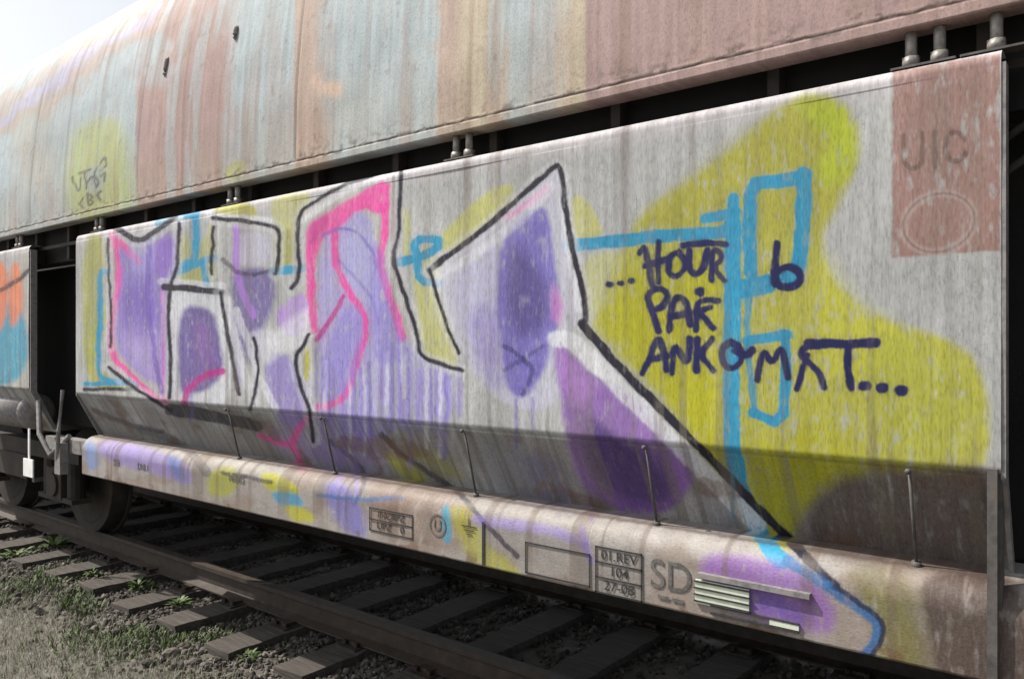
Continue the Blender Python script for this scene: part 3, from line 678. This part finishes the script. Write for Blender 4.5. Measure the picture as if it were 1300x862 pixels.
bm = bmesh.new(); box(bm, (at(978, 800).x, -.008, .744), (b.x + .0, -.002, .760)); bm_obj('small_plate', bm, M_CARD, wagon)

# ---- bogies
def bogie(s0):
    root = bpy.data.objects.new('bogie', None); COL.objects.link(root); root.parent = wagon; root.location = (-s0, 1.42, 0)
    for dx in (-.9, .9):
        ax = bmesh.new(); cyl(ax, (dx, -.95, .46), (dx, .95, .46), .08, n=16)
        for sg in (-1, 1):
            cyl(ax, (dx, sg * .685, .46), (dx, sg * .82, .46), .46, .455, 40); cyl(ax, (dx, sg * .66, .46), (dx, sg * .685, .46), .49, n=40); cyl(ax, (dx, sg * .82, .46), (dx, sg * .825, .46), .38, .36, n=40); cyl(ax, (dx, sg * .825, .46), (dx, sg * .86, .46), .14, .12, n=20)
        bm_obj('wheelset', ax, M_DARK, root, False)
        for sg in (-1, 1):
            bx = bmesh.new(); box(bx, (dx - .15, sg * 1.02 - .09, .34), (dx + .15, sg * 1.02 + .09, .60)); cyl(bx, (dx, sg * 1.0, .46), (dx, sg * 1.13, .46), .10, n=18)
            for ex in (-.24, .24):
                cyl(bx, (dx + ex, sg * 1.02, .36), (dx + ex, sg * 1.02, .66), .07, n=12); 
            box(bx, (dx - .34, sg * 1.02 - .08, .32), (dx + .34, sg * 1.02 + .08, .36))
            bm_obj('axle_box', bx, M_DARK, root, False, .006)
    fr = bmesh.new()
    for sg in (-1, 1): box(fr, (-1.35, sg * 1.02 - .07, .66), (1.35, sg * 1.02 + .07, .80)); box(fr, (-.35, sg * 1.02 - .10, .45), (.35, sg * 1.02 + .10, .66))
    box(fr, (-.2, -.95, .55), (.2, .95, .80)); bm_obj('bogie_frame', fr, M_DARK, root, False, .01)
    br = bmesh.new()
    for dx in (-.38, .38): box(br, (dx - .03, -.8, .30), (dx + .03, .8, .36)); tube(br, [(dx, -.75, .33), (dx, -.76, .5), (dx * .8, -.76, .75)], .02)
    bm_obj('brake_rigging', br, M_ROD, root, False)
    return root
bogie(8.2); bogie(-2.4)
# air reservoir and bits at the far end
bm = bmesh.new(); p = (-8.6, .12, 1.10)
cyl(bm, (-8.7, .16, 1.09), (-7.25, .16, 1.09), .15, n=26); bmesh.ops.create_uvsphere(bm, u_segments=26, v_segments=12, radius=.15, matrix=Matrix.Translation((-7.25, .16, 1.09)) @ Matrix.Diagonal((.5, 1, 1, 1)))
bm_obj('air_reservoir', bm, M_ROD, wagon, True)
bm = bmesh.new()
tube(bm, [(-6.9, .05, 1.2), (-6.75, .0, .95), (-6.6, .02, .8), (-6.45, .1, .95)], .02); tube(bm, [(-6.45, .05, 1.3), (-6.4, .0, 1.0), (-6.55, .05, .72)], .015)
box(bm, (-6.9, .1, .82), (-6.2, .2, .92)); box(bm, (-6.55, .03, .66), (-6.45, .09, .9)); bm_obj('brake_lever', bm, M_ROD, wagon)
bm = bmesh.new(); box(bm, (-7.05, -.01, .60), (-6.86, .0, .74)); box(bm, (-6.97, -.004, .74), (-6.94, .004, .98)); bm_obj('wagon_placard', bm, mat_noise('white_plate', [(.3, (.6, .6, .6)), (.7, (.8, .8, .8))], 9, bump=0), wagon)
# centre sill under the body
bm = bmesh.new(); box(bm, (-15, 1.2, .62), (4.5, 1.64, .96))
for s in np.arange(.2, 6, 1.45): box(bm, (-s - .05, .06, .80), (-s + .05, 2.78, .955))
bm_obj('underframe', bm, M_DARK, wagon)

# ------------------------------------------------------------------ track
def rail(yc, label):
    prof = [(-.036,0),(-.036,-.03),(-.012,-.045),(-.010,-.13),(-.07,-.15),(-.07,-.16),(.07,-.16),(.07,-.15),(.010,-.13),(.012,-.045),(.036,-.03),(.036,0)]
    bm = bmesh.new(); xs = (-60, -12, 4, 40); rings = []
    for x in xs: rings.append([bm.verts.new((x, yc + y, z)) for y, z in prof])
    n = len(prof)
    for A, B in zip(rings, rings[1:]):
        for k in range(n): bm.faces.new((A[k], A[(k+1) % n], B[(k+1) % n], B[k]))
    bm.faces.new(rings[0]); bm.faces.new(rings[-1][::-1])
    bmesh.ops.recalc_face_normals(bm, faces=bm.faces)
    tag(bm_obj('rail', bm, M_RAIL), label, 'rail', 'rails under the wagon')
rail(.70, 'brown rail nearest the grass, under the wagon sill'); rail(2.14, 'rail on the far side beneath the wagon, in deep shade')
def sleeper_mesh():
    bm = bmesh.new(); box(bm, (-.125, 0, -.30), (.125, 2.6, -.165))
    bmesh.ops.subdivide_edges(bm, edges=[e for e in bm.edges if e.calc_length() > 1], cuts=26)
    for v in bm.verts: v.co += Vector((random.uniform(-.006, .006), random.uniform(-.008, .008) if v.co.y in (0, 2.6) else 0, random.uniform(-.006, .004)))
    me = bpy.data.meshes.new('sleeper'); bm.to_mesh(me); bm.free(); return me
sm = [sleeper_mesh() for _ in range(3)]; sm[0].materials.append(M_WOOD); sm[1].materials.append(M_WOOD); sm[2].materials.append(M_WOOD)
bm = bmesh.new(); box(bm, (-.085, -.17, -.004), (.085, .17, .008))
for sy in (-1, 1):
    for sx in (-1, 1): cyl(bm, (sx * .05, sy * .13, .004), (sx * .05, sy * .13, .034), .015, n=6)
    box(bm, (-.05, sy * .085 - .03, .008), (.05, sy * .085 + .03, .026))
chair_me = bpy.data.meshes.new('rail_chair'); bm.to_mesh(chair_me); bm.free(); chair_me.materials.append(M_RAIL)
ordn = ['closest', 'second closest', 'third closest', 'fourth closest', 'fifth closest', 'sixth closest', 'seventh closest', 'eighth closest', 'ninth closest', 'tenth closest', 'eleventh closest', 'twelfth closest']
k = 0
for i, x in enumerate(np.arange(1.2, -15, -.62)):
    o = bpy.data.objects.new('sleeper', sm[i % 3]); COL.objects.link(o)
    for yc in (.70, 2.14):
        q = bpy.data.objects.new('rail_chair', chair_me); COL.objects.link(q); q.parent = o; q.location = (0, yc - .12, -.165)
    o.location = (x, .12 + random.uniform(-.04, .04), random.uniform(-.012, .008)); o.rotation_euler.z = random.uniform(-.02, .02)
    vis = x < -2.2
    if vis and k < 12:
        lab = ordn[k] + ' weathered wooden sleeper of those showing left of the sill'; k += 1
    else: lab = 'dark wooden sleeper hidden under the wagon or far down the track'
    tag(o, lab, 'sleeper', 'wooden sleepers under the rails')

# ------------------------------------------------------------------ ground
def ground_z(x, y):
    b = -.225 - .13 * sstep(.15, -.75, y) * (y < .3)
    return b + (fbm(x * 1.4, y * 1.4, 2, 4) - .5) * .07 * sstep(.25, -.1, y) + (fbm(x * 9, y * 9, 4, 3) - .5) * .02
gx = np.concatenate([[-400, -120, -50, -25], np.arange(-14, 4, .06), [8, 20, 60, 400]]); gy = np.concatenate([[-400, -100, -30, -10], np.arange(-4.5, 4.5, .06), [8, 20, 60, 400]])
GX, GY = np.meshgrid(gx, gy, indexing='ij'); V = np.stack([GX, GY, ground_z(GX, GY)], -1).reshape(-1, 3)
i = np.arange(len(gx) * len(gy)).reshape(len(gx), len(gy)); Fq = np.stack([i[:-1, :-1], i[1:, :-1], i[1:, 1:], i[:-1, 1:]], -1).reshape(-1, 4)
M_SOIL = mat_noise('dry_soil', [(.3, (.06, .055, .046)), (.5, (.11, .10, .085)), (.7, (.17, .158, .138))], 5, rough=.95, bump=.8, bscale=70, bdist=.01)
tag(link('ground', mesh_np('ground', V, Fq), M_SOIL), kind='structure')

# ballast: angular stones, one mesh
def stones(n, xr, yr, size, zf, keep=None):
    bm = bmesh.new(); bmesh.ops.create_icosphere(bm, subdivisions=2, radius=1)
    bv = np.array([v.co[:] for v in bm.verts]); bf = np.array([[v.index for v in f.verts] for f in bm.faces]); bm.free()
    x = rng.uniform(*xr, n); y = rng.uniform(*yr, n)
    if keep is not None:
        m = keep(x, y); x, y = x[m], y[m]; n = len(x)
    r = size[0] + (size[1] - size[0]) * rng.random(n) ** 2
    dirs = rng.normal(size=(n, 7, 3)); dirs /= np.linalg.norm(dirs, axis=2, keepdims=True); cut = rng.uniform(.45, .85, (n, 7, 1))
    dots = np.einsum('nkc,vc->nkv', dirs, bv); sc_ = np.min(np.where(dots > cut, cut / np.maximum(dots, 1e-6), 1.0), axis=1)[:, :, None]
    Vv = bv[None] * sc_ * (1 + rng.uniform(-.04, .04, (n, len(bv), 1))) * (r[:, None] * rng.uniform(.6, 1.2, (n, 3)))[:, None, :]
    ang = rng.uniform(0, 6.28, n); ca, sa = np.cos(ang)[:, None], np.sin(ang)[:, None]
    X_ = Vv[..., 0] * ca - Vv[..., 1] * sa; Y_ = Vv[..., 0] * sa + Vv[..., 1] * ca
    P = np.stack([X_ + x[:, None], Y_ + y[:, None], Vv[..., 2] + (zf(x, y) + r * .25)[:, None]], -1).reshape(-1, 3)
    Fc = (bf[None] + (np.arange(n) * len(bv))[:, None, None]).reshape(-1, 3)
    return P, Fc
def keep_ballast(x, y): return (rng.random(len(x)) < sstep(-.38, .12, y))
P1, F1 = stones(21000, (-12, 1), (-.5, 2.7), (.011, .028), lambda x, y: ground_z(x, y), keep_ballast)
P3, F3 = stones(11000, (-10, 0), (-.3, .75), (.010, .026), lambda x, y: ground_z(x, y), keep_ballast)
P2, F2_ = stones(700, (-11, 2), (-.45, .2), (.025, .052), lambda x, y: ground_z(x, y), lambda x, y: rng.random(len(x)) < np.exp(-((y + .05) / .17) ** 2))
me = mesh_np('ballast', np.concatenate([P1, P2, P3]), np.concatenate([F1, F2_ + len(P1), F3 + len(P1) + len(P2)]), False)
tag(link('ballast', me, M_STONE), 'grey crushed stone ballast between and beside the sleepers', 'ballast', kind='stuff')

# dry grass blades, one mesh
def blades(n, xr, yr, L, w, keep, bend=.9):
    x = rng.uniform(*xr, n); y = rng.uniform(*yr, n); m = keep(x, y); x, y = x[m], y[m]; n = len(x)
    z = ground_z(x, y) - .005; a = rng.uniform(0, 6.28, n); l = rng.uniform(*L, n); ww = rng.uniform(*w, n)
    lean = rng.uniform(.2, bend, n) * l
    dx, dy = np.cos(a), np.sin(a); px, py = -dy * ww / 2, dx * ww / 2
    h = np.sqrt(np.maximum(l ** 2 - lean ** 2, (l * .15) ** 2))
    b0 = np.stack([x - px, y - py, z], 1); b1 = np.stack([x + px, y + py, z], 1)
    mx, my, mz = x + dx * lean * .35, y + dy * lean * .35, z + h * .65
    m0 = np.stack([mx - px * .8, my - py * .8, mz], 1); m1 = np.stack([mx + px * .8, my + py * .8, mz], 1)
    t0 = np.stack([x + dx * lean - px * .15, y + dy * lean - py * .15, z + h], 1); t1 = np.stack([x + dx * lean + px * .15, y + dy * lean + py * .15, z + h], 1)
    V = np.stack([b0, b1, m0, m1, t0, t1], 1).reshape(-1, 3)
    o = np.arange(n)[:, None] * 6
    return V, np.concatenate([o + np.array([[0, 1, 3, 2]]), o + np.array([[2, 3, 5, 4]])], 0)
def gkeep(x, y): return rng.random(len(x)) < (.30 + .9 * fbm(x * 2.5, y * 2.5, 1, 4)) * sstep(.16, -.2, y)
Va, Fa = blades(230000, (-12, 1.5), (-2.2, .16), (.02, .075), (.002, .004), gkeep, .97)
tag(link('dry_grass', mesh_np('dry_grass', Va, Fa), M_STRAW), 'short dry straw coloured grass in the foreground', 'grass', kind='stuff')

def wkeep(x, y): return (rng.random(len(x)) < sstep(.42, .64, fbm(x * 2.2, y * 3.5, 3, 4)) * np.exp(-((y - .0) / .28) ** 2) * 1.3)
Vw, Fw = blades(95000, (-12, 0), (-.7, .6), (.02, .07), (.006, .013), wkeep, .9)
tag(link('ground_cover', mesh_np('ground_cover', Vw, Fw), M_GREEN), 'low green weeds spreading over the stones at the sleeper ends', 'ground cover', kind='stuff')
# green weeds, each a plant of its own
def weed(x, y, h, n, label):
    V = []; Fc = []
    z0 = float(ground_z(np.array([x]), np.array([y]))[0]) - .01
    for i in range(n):
        a = random.uniform(0, 6.28); l = h * random.uniform(.5, 1.1); w = l * random.uniform(.22, .34); r0 = random.uniform(0, h * .9); up = random.uniform(.15, .9)
        c0 = Vector((math.cos(a) * r0 * .7, math.sin(a) * r0 * .7, random.uniform(0, h * .55)))
        d = Vector((math.cos(a), math.sin(a), up)).normalized(); sd = d.cross(Vector((0, 0, 1))).normalized()
        o = len(V); pts = [(0, 0), (.3, .9), (.6, 1), (1, 0)]
        V += [c0, c0 + d * l * .3 - sd * w * .45, c0 + d * l * .3 + sd * w * .45, c0 + d * l * .65 - sd * w * .5 - Vector((0,0,l*.05)), c0 + d * l * .65 + sd * w * .5 - Vector((0,0,l*.05)), c0 + d * l - Vector((0, 0, l * .2))]
        Fc += [(o, o + 1, o + 2), (o + 1, o + 3, o + 4), (o + 1, o + 4, o + 2), (o + 3, o + 5, o + 4)]
    me = mesh_np('weed', np.array([v[:] for v in V]), np.array(Fc)); o = link('weed', me, M_GREEN); o.location = (x, y, z0)
    return tag(o, label, 'weed', 'green weeds beside the track')
def gp(X, Y):      # ground point seen at photo pixel
    z = -.25; k = (Y - HOR) / F
    zd = (EYE - z) / k; xc = (X - 650) / F * zd
    # camera axes: forward (-CA, SA), right (SA, CA)
    return -CA * zd + SA * xc, SA * zd + CA * xc - D0
for X_, Y_, h, n, lab in ((70, 700, .13, 60, 'low bushy green weed at the left edge by the sleeper ends'), (20, 712, .12, 50, 'leftmost green weed, cut by the edge of the view'),
        (175, 752, .10, 70, 'broad green weed in the grass in front of the sleepers'), (225, 775, .09, 50, 'small green weed beside the broad one, nearer the stones'),
        (315, 842, .07, 45, 'small green weed among the stones at the bottom of the view'), (118, 735, .08, 40, 'tuft of green weed between the left weed and the broad weed')):
    x, y = gp(X_, Y_); weed(x, y, h, n, lab)

# ------------------------------------------------------------------ light, sky, camera
SUN_EL, SUN_AZ = 52, 28       # azimuth: degrees from the line of the wagon (towards the left) to the camera side
w = bpy.data.worlds.new('World'); scene.world = w; w.use_nodes = True; nt = w.node_tree
bgd = nt.nodes['Background']; sky = nt.nodes.new('ShaderNodeTexSky'); sky.sky_type = 'NISHITA'; sky.sun_disc = False
L = Vector((-math.cos(math.radians(SUN_EL)) * math.cos(math.radians(SUN_AZ)), -math.cos(math.radians(SUN_EL)) * math.sin(math.radians(SUN_AZ)), math.sin(math.radians(SUN_EL))))
sky.sun_elevation = math.radians(SUN_EL); sky.sun_rotation = math.atan2(L.x, L.y)
sky.air_density = 1.0; sky.dust_density = 3.0; sky.ozone_density = 1.0
hs = nt.nodes.new('ShaderNodeHueSaturation'); hs.inputs['Saturation'].default_value = .25
nt.links.new(sky.outputs['Color'], hs.inputs['Color']); nt.links.new(hs.outputs['Color'], bgd.inputs['Color']); bgd.inputs['Strength'].default_value = .145
sl = bpy.data.lights.new('sun', 'SUN'); sl.energy = 4.8; sl.angle = math.radians(.6); sl.color = (1, .935, .83)
so = bpy.data.objects.new('sun', sl); COL.objects.link(so); so.rotation_euler = (-L).to_track_quat('-Z', 'Y').to_euler()
cam = bpy.data.cameras.new('camera'); cam.sensor_width = 36; cam.lens = F / 1300 * 36; cam.shift_y = 9 / 1300; cam.clip_start = .05; cam.clip_end = 2000
co = bpy.data.objects.new('camera', cam); COL.objects.link(co); co.location = (0, -D0, EYE); co.rotation_euler = (math.radians(90), 0, math.radians(39))
scene.camera = co
scene.view_settings.view_transform = 'Standard'; scene.view_settings.look = 'None'; scene.view_settings.exposure = 0.32; scene.view_settings.gamma = 1
scene.view_settings.use_curve_mapping = False
